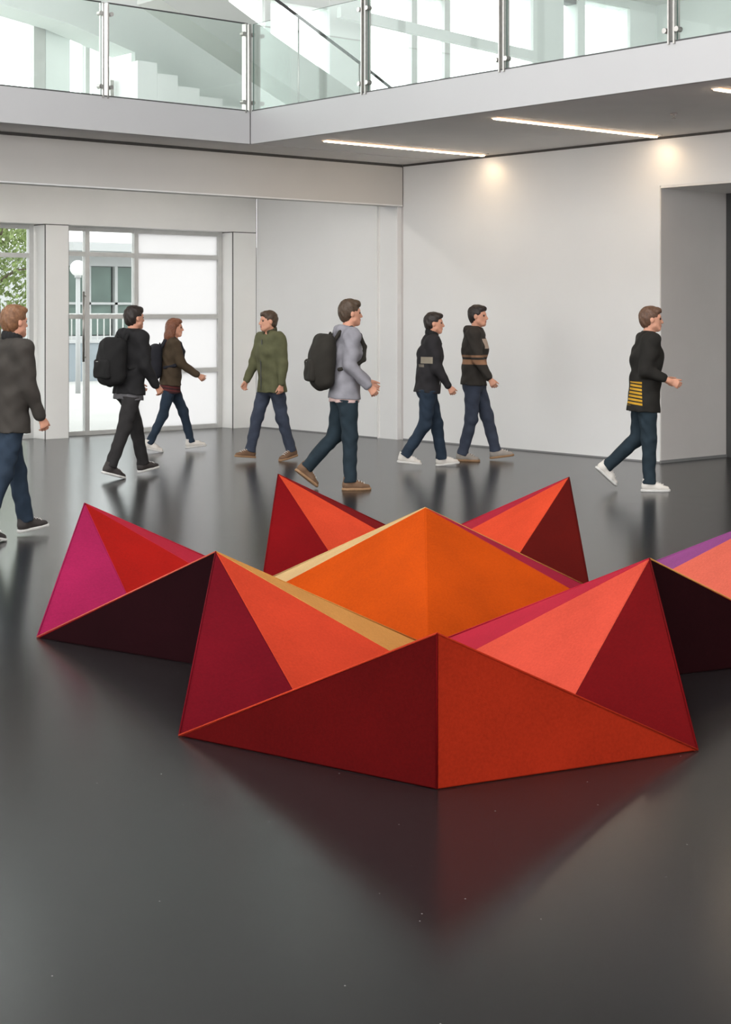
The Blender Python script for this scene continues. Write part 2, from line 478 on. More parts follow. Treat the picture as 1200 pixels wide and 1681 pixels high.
# ------------------------------------------------------------------ glass balustrades
RAILTOP = 4.97
def glass_panel(name, x0, x1, y0, y1, z0, z1, parent):
    o = box(name, x0, x1, y0, y1, z0, z1, [RAILG, GEDGE], parent)
    thin = 0 if abs(x1 - x0) < abs(y1 - y0) else 1
    for p in o.data.polygons:
        p.material_index = 0 if abs(p.normal[thin]) > 0.5 else 1
    return o

def post(x, y, along, parent):
    w = 0.03
    p = empty('post', (x, y, SLABT), parent=parent)
    for s in (-1, 1):
        if along == 'y': box('flat_bar', -0.05, 0.03, s * w - 0.008, s * w + 0.008, -0.02, 1.0, STEEL, p, bev=0.002)
        else: box('flat_bar', s * w - 0.008, s * w + 0.008, -0.05, 0.03, -0.02, 1.0, STEEL, p, bev=0.002)
    for z in (0.1, 0.88):
        for s in (-1, 1):
            bm = bmesh.new()
            if along == 'y': bm_tube(bm, [(-0.06, s * 0.065, z), (0.0, s * 0.065, z)], 0.024, 12)
            else: bm_tube(bm, [(s * 0.065, -0.06, z), (s * 0.065, 0.0, z)], 0.024, 12)
            from_bm('clamp', bm, STEEL, p, smooth=False)
    return p

br = empty('glass_balustrade', (XF, YF, 0), label='green glass balustrade along the right balcony above the ceiling light strips', cat='balustrade')
for i in range(6):
    y1 = -0.03 - 2.02 * i; y0 = y1 - 1.94
    glass_panel('glass_panel', 0.015, 0.03, y0, y1, SLABT + 0.004, RAILTOP, br)
    post(0.03, y0 - 0.04, 'y', br)
bl = empty('glass_balustrade', (XF, YF, 0), label='green glass balustrade along the left balcony in front of the staircase', cat='balustrade')
for i in range(6):
    x1 = -0.03 - 1.93 * i; x0 = x1 - 1.85
    glass_panel('glass_panel', x0, x1, 0.015, 0.03, SLABT + 0.004, RAILTOP, bl)
    post(x0 - 0.04, 0.03, 'x', bl)
    box('cap_rail', x0, x1, 0.012, 0.033, RAILTOP, RAILTOP + 0.012, DARKM, bl)
cp = post(-0.035, 0.035, 'x', bl)
box('corner_bar', -0.006, 0.008, -0.002, 0.012, SLABT, RAILTOP, DARKM, bl)
box('base_channel', 0.0, 0.045, -12.2, -0.03, SLABT - 0.002, SLABT + 0.012, DARKM, br)
box('base_channel', -11.6, -0.03, 0.0, 0.045, SLABT - 0.002, SLABT + 0.012, DARKM, bl)

# ------------------------------------------------------------------ warm light strips in the soffit
for i, (yl, lab) in enumerate(((-1.60, 'warm linear ceiling light nearest the inner room corner'),
                               (-4.27, 'middle warm linear ceiling light under the balcony, over the white wall'),
                               (-6.94, 'warm linear ceiling light cut off by the right photo edge'))):
    ls = empty('ceiling_light', (-0.12, yl, CEIL), label=lab, cat='ceiling light', group='warm light strips under the balcony')
    box('housing', -2.52, 0.02, -0.035, 0.035, -0.006, 0.0, SOFFIT, ls)
    box('diffuser', -2.5, 0.0, -0.026, 0.026, -0.022, -0.004, LED, ls, bev=0.006)
    box('halo_rim', -2.51, 0.012, -0.042, 0.042, -0.012, -0.002, LEDHALO, ls, bev=0.004)  # orange halo round the strip, put in as a faintly emissive rim
    ld = bpy.data.lights.new('downlight', 'SPOT')
    ld.energy = 4.5; ld.color = (1.0, 0.70, 0.36); ld.spot_size = math.radians(140); ld.spot_blend = 1.0; ld.shadow_soft_size = 0.03
    lo = bpy.data.objects.new('downlight', ld); COL.objects.link(lo); lo.parent = ls
    lo.location = (-0.06, -0.10, -0.02); lo.rotation_euler = (0, math.radians(-4), 0)
    bm = bmesh.new(); bm_tube(bm, [(-0.06, -0.10, 0.0), (-0.06, -0.10, -0.012)], 0.04, 16)
    from_bm('downlight_ring', bm, STEEL, ls)
sx_, sy_ = ground(1106, 186, CEIL)
sd = empty('sprinkler_head', (sx_, sy_, CEIL), label='tiny sprinkler head on the grey balcony underside', cat='sprinkler')
tube('collar', [(0, 0, 0), (0, 0, -0.012)], 0.035, STEEL, sd, 14)
tube('nozzle', [(0, 0, -0.012), (0, 0, -0.05)], 0.009, STEEL, sd, 8)
tube('deflector', [(0, 0, -0.05), (0, 0, -0.054)], 0.02, STEEL, sd, 12)

# ------------------------------------------------------------------ outside the windows
PAVE = mat('pale_paving', (0.46, 0.455, 0.44, 1), 0.8, var=0.06, scale=0.6)
FACADE = mat('white_render', (0.50, 0.51, 0.515, 1), 0.8, var=0.03, scale=1)
GREENGL = mat('dark_green_glazing', (0.11, 0.16, 0.14, 1), 0.35, var=0.25, scale=1.3)
LEAF = mat('leaf_green', (0.17, 0.23, 0.07, 1), 0.6, var=0.45, scale=4)
BARK = mat('bark', (0.12, 0.09, 0.07, 1), 0.9, var=0.3, scale=10)
PALEBLUE = mat('pale_blue_render', (0.30, 0.34, 0.37, 1), 0.8, var=0.05, scale=2)
box('ground_outside', -60, 80, YW + 0.32, 120, -0.25, -0.03, PAVE, kind='structure')

def at(px, d):
    return cw((px - 600) / FPX * d, d)
bx_, by_ = at(188, 47)
bd = empty('garden_pavilion', (bx_, by_, -0.03), label='white pavilion with green glazing seen through the glazed door', cat='building')
box('wall', -1.85, 6.5, 0.0, 4, 0, 1.02, FACADE, bd)
box('wall', -1.85, 6.5, 0.0, 4, 3.1, 3.5, FACADE, bd)
box('wall', -1.85, 0.9, 0.6, 4, 1.02, 3.1, FACADE, bd)
box('wall', 0.9, 6.5, 0.0, 4, 1.02, 3.1, FACADE, bd)
box('roof', -2.1, 7, -1.2, 4.4, 3.5, 3.75, FACADE, bd)
for x0 in (-1.75, -0.87, 0.05):
    for z0, z1 in ((1.05, 1.95), (2.02, 3.08)):
        box('pane', x0 + 0.06, x0 + 0.80, 0.08, 0.1, z0, z1, GREENGL, bd)
    box('mullion', x0 - 0.05, x0 + 0.05, -0.02, 0.12, 1.02, 3.1, FACADE, bd)
box('transom', -1.75, 0.9, -0.02, 0.12, 1.95, 2.02, FACADE, bd)

lx, ly = at(128, 33)
lp = empty('globe_lamp', (lx, ly, -0.03), label='white globe garden lamp on a pale pole outside the narrow pane', cat='lamp post')
tube('pole', [(0, 0, 0), (0, 0, 2.5)], [0.055, 0.045], FACADE, lp)
tube('collar', [(0, 0, 2.44), (0, 0, 2.5)], 0.07, FACADE, lp)
bm = bmesh.new(); bmesh.ops.create_uvsphere(bm, u_segments=24, v_segments=14, radius=0.17, matrix=Matrix.Translation((0, 0, 2.64)))
from_bm('globe', bm, mat('opal_globe', (0.9, 0.9, 0.9, 1), 0.3, var=0.01), lp, smooth=True)

wx, wy = at(60, 38)
gw = empty('garden_wall', (wx, wy, -0.03), label='low pale blue garden wall beyond the windows', cat='wall')
box('wall', -9, 5.5, 0, 0.3, 0, 0.95, PALEBLUE, gw)
box('coping', -9.05, 5.55, -0.04, 0.34, 0.95, 1.02, FACADE, gw)
fx_, fy_ = at(40, 41)
fe = empty('railing_fence', (fx_, fy_, -0.03), label='thin grey bar fence behind the low garden wall', cat='fence')
box('rail', -5, 3.2, 0, 0.03, 1.65, 1.69, ALU, fe)
for k in range(42):
    box('bar', -5 + k * 0.2, -4.975 + k * 0.2, 0, 0.025, 0.0, 1.67, ALU, fe)

def tree(px, d, h, label, seed, n, spread):
    rnd = random.Random(seed)
    x, y = at(px, d)
    t = empty('garden_tree', (x, y, -0.03), label=label, cat='tree', group='trees in the garden')
    bm = bmesh.new()
    bm_tube(bm, [(0, 0, 0), (0.05, 0, h * .3), (0, .05, h * .55), (0.1, 0, h * .85)], [.13, .11, .08, .03], 9)
    for k in range(9):
        a = rnd.uniform(0, 6.28); z0 = h * rnd.uniform(.25, .7); l = rnd.uniform(.6, 1) * spread
        bm_tube(bm, [(0.03, 0, z0), (math.cos(a) * l * .5, math.sin(a) * l * .5, z0 + .35), (math.cos(a) * l, math.sin(a) * l, z0 + rnd.uniform(.3, .9))], [.05, .03, .012], 6)
    from_bm('trunk', bm, BARK, t, smooth=True)
    vs, fs = [], []
    for k in range(n):
        while True:
            p = Vector((rnd.uniform(-1, 1), rnd.uniform(-1, 1), rnd.uniform(-1, 1)))
            if .25 < p.length < 1: break
        q = Vector((p.x * spread * 1.15, p.y * spread * 1.15, h * .62 + p.z * h * .42))
        q += Vector((math.sin(q.z * 3) * .15, math.cos(q.z * 2.5) * .15, 0))
        s = rnd.uniform(.05, .1)
        n1 = Vector((rnd.gauss(0, 1), rnd.gauss(0, 1), rnd.gauss(0, .7))).normalized(); n2 = n1.orthogonal().normalized(); n3 = n1.cross(n2)
        b = len(vs)
        vs += [q - n2 * s, q + n3 * s * .45 + n1 * s * .1, q + n2 * s, q - n3 * s * .45 + n1 * s * .1]
        fs.append((b, b + 1, b + 2, b + 3))
    f = pyd('foliage', vs, fs, LEAF, t); f['kind'] = 'stuff'
tree(-8, 39, 5.2, 'leafy green tree filling the left window', 3, 3600, 1.35)
tree(8, 52, 5.8, 'smaller green tree beside the left window post', 5, 4200, 1.0)
tree(-95, 42, 5.5, 'green tree farthest left outside the windows', 8, 3000, 1.4)

# ------------------------------------------------------------------ folded pyramid seating sculpture
PK = 0.545
uF = np.array(cw(0.2472, 5.4136))
def cv(x, d): return np.array([x * AX + d * AD, -x * AD + d * AX])
U, V = cv(-0.9444, 1.8574), cv(1.0381, 1.6544)
def lat(i, j): return uF + i * U + j * V
dC0, dC1, dC2 = (2 * U - V) / 3, (2 * V - U) / 3, -(U + V) / 3

def felt(name, rgb, k=1.0):
    if name in MATS: return MATS[name]
    c = srgb(*rgb); c = scaled(c, k * 0.62)
    m = bpy.data.materials.new(name); m.use_nodes = True
    nt = m.node_tree; nd = nt.nodes; lk = nt.links
    b = nd['Principled BSDF']; b.inputs['Roughness'].default_value = 0.85; b.inputs['Specular IOR Level'].default_value = 0.06
    b.inputs['Sheen Weight'].default_value = 0.0; b.inputs['Sheen Roughness'].default_value = 0.5
    tc = nd.new('ShaderNodeTexCoord')
    n = nd.new('ShaderNodeTexNoise'); n.inputs['Scale'].default_value = 90; n.inputs['Detail'].default_value = 6
    lk.new(tc.outputs['Object'], n.inputs['Vector'])
    n0 = nd.new('ShaderNodeTexNoise'); n0.inputs['Scale'].default_value = 3; n0.inputs['Detail'].default_value = 3
    lk.new(tc.outputs['Object'], n0.inputs['Vector'])
    ad = nd.new('ShaderNodeMath'); ad.operation = 'ADD'; lk.new(n.outputs['Fac'], ad.inputs[0]); lk.new(n0.outputs['Fac'], ad.inputs[1])
    r = nd.new('ShaderNodeValToRGB'); r.color_ramp.elements[0].position = 0.7; r.color_ramp.elements[1].position = 1.3
    mr = nd.new('ShaderNodeMath'); mr.operation = 'MULTIPLY'; mr.inputs[1].default_value = 0.5
    r.color_ramp.elements[0].position = 0.35; r.color_ramp.elements[1].position = 0.65
    lk.new(ad.outputs[0], mr.inputs[0]); lk.new(mr.outputs[0], r.inputs['Fac'])
    r.color_ramp.elements[0].color = scaled(c, 0.86); r.color_ramp.elements[1].color = scaled(c, 1.14)
    lk.new(r.outputs['Color'], b.inputs['Base Color'])
    n2 = nd.new('ShaderNodeTexNoise'); n2.inputs['Scale'].default_value = 420; n2.inputs['Detail'].default_value = 2
    lk.new(tc.outputs['Object'], n2.inputs['Vector'])
    bp = nd.new('ShaderNodeBump'); bp.inputs['Strength'].default_value = 0.35; bp.inputs['Distance'].default_value = 0.0015
    lk.new(n2.outputs['Fac'], bp.inputs['Height']); lk.new(bp.outputs['Normal'], b.inputs['Normal'])
    MATS[name] = m
    return m

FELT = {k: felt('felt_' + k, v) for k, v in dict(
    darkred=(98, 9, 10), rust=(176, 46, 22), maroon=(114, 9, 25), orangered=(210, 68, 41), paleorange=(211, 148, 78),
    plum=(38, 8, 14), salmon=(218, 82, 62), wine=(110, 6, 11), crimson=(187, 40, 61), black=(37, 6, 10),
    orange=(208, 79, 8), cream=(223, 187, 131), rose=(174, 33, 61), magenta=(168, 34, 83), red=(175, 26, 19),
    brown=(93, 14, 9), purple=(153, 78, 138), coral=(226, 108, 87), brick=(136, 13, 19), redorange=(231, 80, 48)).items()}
CORE = mat('module_core', (0.06, 0.02, 0.02, 1), 0.9, var=0.1)

def pyramid(ij, loop, cols, pipes, label):
    """loop: base points in order (room XY); cols: panel colour per side; pipes: {index: colour} ridge piping"""
    P = lat(*ij)
    root = empty('pyramid_seat', (P[0], P[1], 0), label=label, cat='seat sculpture', group='folded felt pyramid modules')
    apex = Vector((0, 0, PK))
    base = [Vector((q[0] - P[0], q[1] - P[1], 0.0)) for q in loop]
    cen = sum(base, Vector()) / len(base)
    g = cen * 0.75 + Vector((0, 0, 0.12))
    n = len(base)
    # core
    core = [apex + (g - apex) * 0.02] + [b + (g - b) * 0.02 for b in base]
    pyd('core', core, [[0, 1 + i, 1 + (i + 1) % n] for i in range(n)] + [list(range(n, 0, -1))], CORE, root)
    for i in range(n):
        tri = [apex, base[i], base[(i + 1) % n]]
        c = sum(tri, Vector()) / 3
        nr = (tri[1] - tri[0]).cross(tri[2] - tri[0]).normalized()
        if nr.dot(c - g) < 0: nr = -nr
        def inset(d):
            out = []
            for k in range(3):
                p, a, b = tri[k], tri[(k + 1) % 3], tri[(k + 2) % 3]
                e1, e2 = (a - p).normalized(), (b - p).normalized()
                s = e1.cross(e2).length
                out.append(p + (e1 + e2) * (d / max(s, 0.2)))
            return out
        o, e = inset(0.006), [v - nr * 0.004 for v in inset(0.0015)]
        inn = [v + (g - v) * 0.015 for v in tri]
        vs = o + e + inn
        vs = [Vector((v.x, v.y, max(v.z, 0.001))) for v in vs]
        fs = [[0, 1, 2]]
        for k in range(3):
            j = (k + 1) % 3
            fs.append([k, k + 3, j + 3, j]); fs.append([k + 3, k + 6, j + 6, j + 3])
        fs.append([8, 7, 6])
        bm = bmesh.new(); bv = [bm.verts.new(v) for v in vs]
        for f in fs: bm.faces.new([bv[q] for q in f])
        from_bm('felt_panel', bm, FELT[cols[i]], root)
    for i, ccol in pipes.items():
        a, b = apex + Vector((0, 0, -0.002)), base[i] + Vector((0, 0, 0.004))
        tube('piping', [a, b], 0.0036, FELT[ccol], root, 8)
    return root

def mid(a, b): return (lat(*a) + lat(*b)) / 2
F, L, R, B, LL, BL, BR, RR = (0, 0), (1, 0), (0, 1), (1, 1), (2, 0), (2, 1), (1, 2), (0, 2)
C_L, C_R, C_LL, C_M = lat(*F) + dC0, lat(*F) + dC1, lat(*L) + dC0, lat(*B) + dC2
C_R2, C_BL, C_BR, C_K = lat(*R) + dC1, lat(*B) + dC0, lat(*B) + dC1, lat(*BL) + dC1
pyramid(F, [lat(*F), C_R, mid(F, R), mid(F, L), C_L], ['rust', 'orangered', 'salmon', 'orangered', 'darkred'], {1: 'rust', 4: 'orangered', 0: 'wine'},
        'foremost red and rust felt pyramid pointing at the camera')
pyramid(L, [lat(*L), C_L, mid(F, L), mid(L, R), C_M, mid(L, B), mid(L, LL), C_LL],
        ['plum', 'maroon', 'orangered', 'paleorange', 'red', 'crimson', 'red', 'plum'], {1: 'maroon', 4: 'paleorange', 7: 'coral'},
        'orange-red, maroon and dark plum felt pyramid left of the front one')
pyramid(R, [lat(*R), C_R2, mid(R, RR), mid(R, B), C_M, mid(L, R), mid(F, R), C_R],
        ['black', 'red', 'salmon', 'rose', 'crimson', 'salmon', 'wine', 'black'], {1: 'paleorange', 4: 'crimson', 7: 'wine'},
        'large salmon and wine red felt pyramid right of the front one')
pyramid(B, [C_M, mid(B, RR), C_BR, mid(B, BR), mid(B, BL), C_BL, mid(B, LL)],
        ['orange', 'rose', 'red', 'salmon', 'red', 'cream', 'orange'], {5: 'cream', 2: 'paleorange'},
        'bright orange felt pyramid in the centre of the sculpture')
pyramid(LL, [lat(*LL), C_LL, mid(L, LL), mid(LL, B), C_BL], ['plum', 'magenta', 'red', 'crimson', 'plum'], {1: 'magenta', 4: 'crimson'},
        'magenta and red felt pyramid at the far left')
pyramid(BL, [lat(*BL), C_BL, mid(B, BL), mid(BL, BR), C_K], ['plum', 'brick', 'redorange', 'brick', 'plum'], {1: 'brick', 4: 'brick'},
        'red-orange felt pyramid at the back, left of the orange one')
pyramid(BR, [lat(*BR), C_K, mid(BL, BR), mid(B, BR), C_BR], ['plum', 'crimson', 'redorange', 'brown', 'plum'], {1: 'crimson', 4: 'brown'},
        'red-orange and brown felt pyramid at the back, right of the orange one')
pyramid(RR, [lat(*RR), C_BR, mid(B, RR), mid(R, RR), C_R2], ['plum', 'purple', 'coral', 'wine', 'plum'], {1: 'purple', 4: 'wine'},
        'purple, coral and wine felt pyramid cut off by the right edge')
#PEOPLE
# ------------------------------------------------------------------ people: smooth fields turned into meshes
class Field:
    def __init__(self, lo, hi, h):
        self.lo = np.array(lo, float); self.h = h
        self.n = np.ceil((np.array(hi, float) - self.lo) / h).astype(int) + 1
        self.ax = [(self.lo[i] + h * np.arange(self.n[i])).astype(np.float32) for i in range(3)]
        self.D = np.full(self.n, 0.2, np.float32)
    def _sl(self, lo, hi):
        a = np.clip(np.floor((np.array(lo) - self.lo) / self.h).astype(int), 0, self.n)
        b = np.clip(np.ceil((np.array(hi) - self.lo) / self.h).astype(int) + 1, 0, self.n)
        return tuple(slice(a[i], b[i]) for i in range(3))
    def _grid(self, s):
        return (self.ax[0][s[0]][:, None, None], self.ax[1][s[1]][None, :, None], self.ax[2][s[2]][None, None, :])
    def _mix(self, s, d, k, sub=False):
        D = self.D[s]
        if sub:
            hh = np.clip(k - np.abs(D + d), 0, None) / k
            self.D[s] = np.maximum(D, -d) + hh * hh * k * 0.25
        else:
            hh = np.clip(k - np.abs(D - d), 0, None) / k
            self.D[s] = np.minimum(D, d) - hh * hh * k * 0.25
    def seg(self, a, b, r1, r2=None, k=0.02, sub=False):
        r2 = r1 if r2 is None else r2
        a = np.array(a, float); b = np.array(b, float); m = max(r1, r2) + k + 2 * self.h
        s = self._sl(np.minimum(a, b) - m, np.maximum(a, b) + m)
        if any(q.stop <= q.start for q in s): return
        X, Y, Z = self._grid(s); ba = b - a; q = max(ba @ ba, 1e-9)
        t = np.clip(((X - a[0]) * ba[0] + (Y - a[1]) * ba[1] + (Z - a[2]) * ba[2]) / q, 0, 1)
        d = np.sqrt((X - a[0] - t * ba[0]) ** 2 + (Y - a[1] - t * ba[1]) ** 2 + (Z - a[2] - t * ba[2]) ** 2) - (r1 + (r2 - r1) * t)
        self._mix(s, d.astype(np.float32), k, sub)
    def eseg(self, a, b, lat, r1, r2, k=0.03, sub=False, cap=None):
        """segment with elliptic section: r = (along lat, across), flattened along the normal"""
        a = np.array(a, float); b = np.array(b, float); lat = np.array(lat, float)
        m = max(*r1, *r2) + k + 2 * self.h
        s = self._sl(np.minimum(a, b) - m, np.maximum(a, b) + m)
        if any(q.stop <= q.start for q in s): return
        X, Y, Z = self._grid(s); ba = b - a; L = math.sqrt(max(ba @ ba, 1e-9)); w = ba / L
        lat = lat - w * (lat @ w); lat /= np.linalg.norm(lat); fr = np.cross(w, lat)
        x, y, z = X - a[0], Y - a[1], Z - a[2]
        ta = x * w[0] + y * w[1] + z * w[2]; t = np.clip(ta / L, 0, 1); rem = ta - t * L
        pl = x * lat[0] + y * lat[1] + z * lat[2]; pf = x * fr[0] + y * fr[1] + z * fr[2]
        rl = r1[0] + (r2[0] - r1[0]) * t; rf = r1[1] + (r2[1] - r1[1]) * t
        ra = cap if cap else np.minimum(rl, rf)
        d = (np.sqrt((pl / rl) ** 2 + (pf / rf) ** 2 + (rem / ra) ** 2) - 1) * np.minimum(rl, rf)
        self._mix(s, d.astype(np.float32), k, sub)
    def ell(self, c, fw, up, r, k=0.02, sub=False):
        """ellipsoid, radii r = (forward, side, up)"""
        c = np.array(c, float); fw = np.array(fw, float); up = np.array(up, float); sd = np.cross(up, fw)
        m = max(r) + k + 2 * self.h; s = self._sl(c - m, c + m)
        if any(q.stop <= q.start for q in s): return
        X, Y, Z = self._grid(s); x, y, z = X - c[0], Y - c[1], Z - c[2]
        e = lambda v, rr: ((x * v[0] + y * v[1] + z * v[2]) / rr) ** 2
        d = (np.sqrt(e(fw, r[0]) + e(sd, r[1]) + e(up, r[2])) - 1) * min(r)
        self._mix(s, d.astype(np.float32), k, sub)
    def rbox(self, c, fw, up, half, r, k=0.02):
        c = np.array(c, float); fw = np.array(fw, float); up = np.array(up, float); sd = np.cross(up, fw)
        m = max(half) * 1.7 + k; s = self._sl(c - m, c + m)
        X, Y, Z = self._grid(s); x, y, z = X - c[0], Y - c[1], Z - c[2]
        q = [np.abs(x * v[0] + y * v[1] + z * v[2]) - (hh - r) for v, hh in ((fw, half[0]), (sd, half[1]), (up, half[2]))]
        d = np.sqrt(sum(np.maximum(w, 0) ** 2 for w in q)) + np.minimum(np.maximum(np.maximum(q[0], q[1]), q[2]), 0) - r
        self._mix(s, d.astype(np.float32), k)
    def cut(self, p, nrm, k=0.006):
        """remove what lies on the side nrm points to"""
        s = (slice(None),) * 3; X, Y, Z = self._grid(s); p = np.array(p, float)
        d = (X - p[0]) * nrm[0] + (Y - p[1]) * nrm[1] + (Z - p[2]) * nrm[2]
        self.D = np.maximum(self.D, np.clip(d, -0.2, 0.2)).astype(np.float32)
    def trim(self, p, nrm, rad):
        """plane cut that only acts within rad of p"""
        p = np.array(p, float); s = self._sl(p - rad * 1.5, p + rad * 1.5); X, Y, Z = self._grid(s)
        d = (X - p[0]) * nrm[0] + (Y - p[1]) * nrm[1] + (Z - p[2]) * nrm[2]
        r = np.sqrt((X - p[0]) ** 2 + (Y - p[1]) ** 2 + (Z - p[2]) ** 2) - rad
        self.D[s] = np.maximum(self.D[s], np.minimum(d, -r)).astype(np.float32)
    def folds(self, amp, f=1.0, ph=0.0):
        s = (slice(None),) * 3; X, Y, Z = self._grid(s)
        w = np.sin(f * (34 * Z + 9 * X + 5 * np.sin(11 * Y + ph)) + 2.2 * np.sin(f * (13 * X - 17 * Y + 7 * Z) + ph))
        w2 = np.sin(f * (52 * Z - 31 * X + 23 * Y) + ph * 1.7)
        self.D += (amp * (0.65 * w + 0.35 * w2)).astype(np.float32)
    def mesh(self, name):
        D = self.D; D[0] = D[-1] = 0.2; D[:, 0] = D[:, -1] = 0.2; D[:, :, 0] = D[:, :, -1] = 0.2
        S = D < 0
        n = D.shape
        c = np.zeros((n[0] - 1, n[1] - 1, n[2] - 1), np.int8)
        offs = [(i, j, k) for i in (0, 1) for j in (0, 1) for k in (0, 1)]
        for i, j, k in offs: c += S[i:n[0] - 1 + i, j:n[1] - 1 + j, k:n[2] - 1 + k]
        I = np.argwhere((c > 0) & (c < 8))
        cid = np.full(c.shape, -1, np.int32); cid[I[:, 0], I[:, 1], I[:, 2]] = np.arange(len(I))
        acc = np.zeros((len(I), 3)); cnt = np.zeros(len(I))
        val = {o: D[I[:, 0] + o[0], I[:, 1] + o[1], I[:, 2] + o[2]].astype(float) for o in offs}
        for o in offs:
            for ax in range(3):
                if o[ax] == 0:
                    q = list(o); q[ax] = 1; q = tuple(q)
                    a, b = val[o], val[q]; m = (a < 0) != (b < 0)
                    t = np.where(m, a / np.where(m, a - b, 1), 0)
                    p = np.array(o, float)[None, :].repeat(len(I), 0); p[:, ax] += t
                    acc[m] += p[m]; cnt[m] += 1
        co = self.lo + (I + acc / cnt[:, None]) * self.h
        quads = []
        for ax in range(3):
            sl0 = [slice(None)] * 3; sl1 = [slice(None)] * 3; sl0[ax] = slice(0, -1); sl1[ax] = slice(1, None)
            e = np.argwhere(S[tuple(sl0)] != S[tuple(sl1)])
            u, v = [(1, 2), (2, 0), (0, 1)][ax]
            def cc(du, dv):
                g = e.copy(); g[:, u] -= du; g[:, v] -= dv
                return cid[g[:, 0], g[:, 1], g[:, 2]]
            q = np.stack([cc(1, 1), cc(0, 1), cc(0, 0), cc(1, 0)], 1)
            flip = ~S[e[:, 0], e[:, 1], e[:, 2]]
            q[flip] = q[flip][:, ::-1]
            quads.append(q)
        Q = np.concatenate(quads).astype(np.int32)
        me = bpy.data.meshes.new(name)
        me.vertices.add(len(co)); me.vertices.foreach_set('co', co.astype(np.float32).ravel())
        me.loops.add(Q.size); me.loops.foreach_set('vertex_index', Q.ravel())
        me.polygons.add(len(Q))
        me.polygons.foreach_set('loop_start', np.arange(0, Q.size, 4, dtype=np.int32))
        me.polygons.foreach_set('use_smooth', np.ones(len(Q), bool))
        me.update(calc_edges=True)
        return me

def rot(v, ax, ang):
    return np.array(Matrix.Rotation(math.radians(ang), 3, Vector(ax)) @ Vector(v))

def cloth(name, rgb, k=1.0, var=0.18, scale=9):
    return mat('cloth_' + name, scaled(srgb(*rgb), k), 0.85, var=var, scale=scale, bump=0.25, bscale=260, spec=0.25)

def print_mat(name, base, boxes, noise=0.0):
    """cloth with flat printed / woven colour blocks given as boxes in the wearer's own coordinates:
    (lo, hi, colour, stripe frequency along z or 0)"""
    m = mat('cloth_' + name, srgb(*base), 0.85, var=0.18, scale=9, bump=0.25, bscale=260, spec=0.25)
    nt = m.node_tree; nd = nt.nodes; lk = nt.links
    b = nd['Principled BSDF']; cur = b.inputs['Base Color'].links[0].from_socket
    tc = nd.new('ShaderNodeTexCoord'); sp_ = nd.new('ShaderNodeSeparateXYZ'); lk.new(tc.outputs['Object'], sp_.inputs[0])
    def mth(op, a, c):
        n = nd.new('ShaderNodeMath'); n.operation = op
        for i, v in enumerate((a, c)):
            if isinstance(v, (int, float)): n.inputs[i].default_value = v
            else: lk.new(v, n.inputs[i])
        return n.outputs[0]
    for lo, hi, col, fq in boxes:
        msk = None
        for i in range(3):
            w = mth('MULTIPLY', mth('GREATER_THAN', sp_.outputs[i], lo[i]), mth('LESS_THAN', sp_.outputs[i], hi[i]))
            msk = w if msk is None else mth('MULTIPLY', msk, w)
        if fq:
            sn = mth('SINE', mth('ADD', mth('MULTIPLY', sp_.outputs[2], fq), mth('MULTIPLY', sp_.outputs[0], fq * .15)), 0.0)
            msk = mth('MULTIPLY', msk, mth('GREATER_THAN', sn, -0.35))
        mx = nd.new('ShaderNodeMix'); mx.data_type = 'RGBA'
        lk.new(msk, mx.inputs['Factor']); lk.new(cur, mx.inputs['A']); mx.inputs['B'].default_value = srgb(*col)
        cur = mx.outputs['Result']
    lk.new(cur, b.inputs['Base Color'])
    return m

SKIN = mat('skin', srgb(206, 150, 124), 0.55, var=0.08, scale=20, spec=0.4)
LIPS = mat('lip_skin', srgb(172, 102, 92), 0.5, var=0.05)
EYEM = mat('eye_dark', (0.02, 0.015, 0.012, 1), 0.2, var=0.0)
SOLEW = mat('sole_white', (0.62, 0.60, 0.57, 1), 0.7, var=0.06)
SOLEB = mat('sole_tan', srgb(150, 116, 84), 0.7, var=0.06)

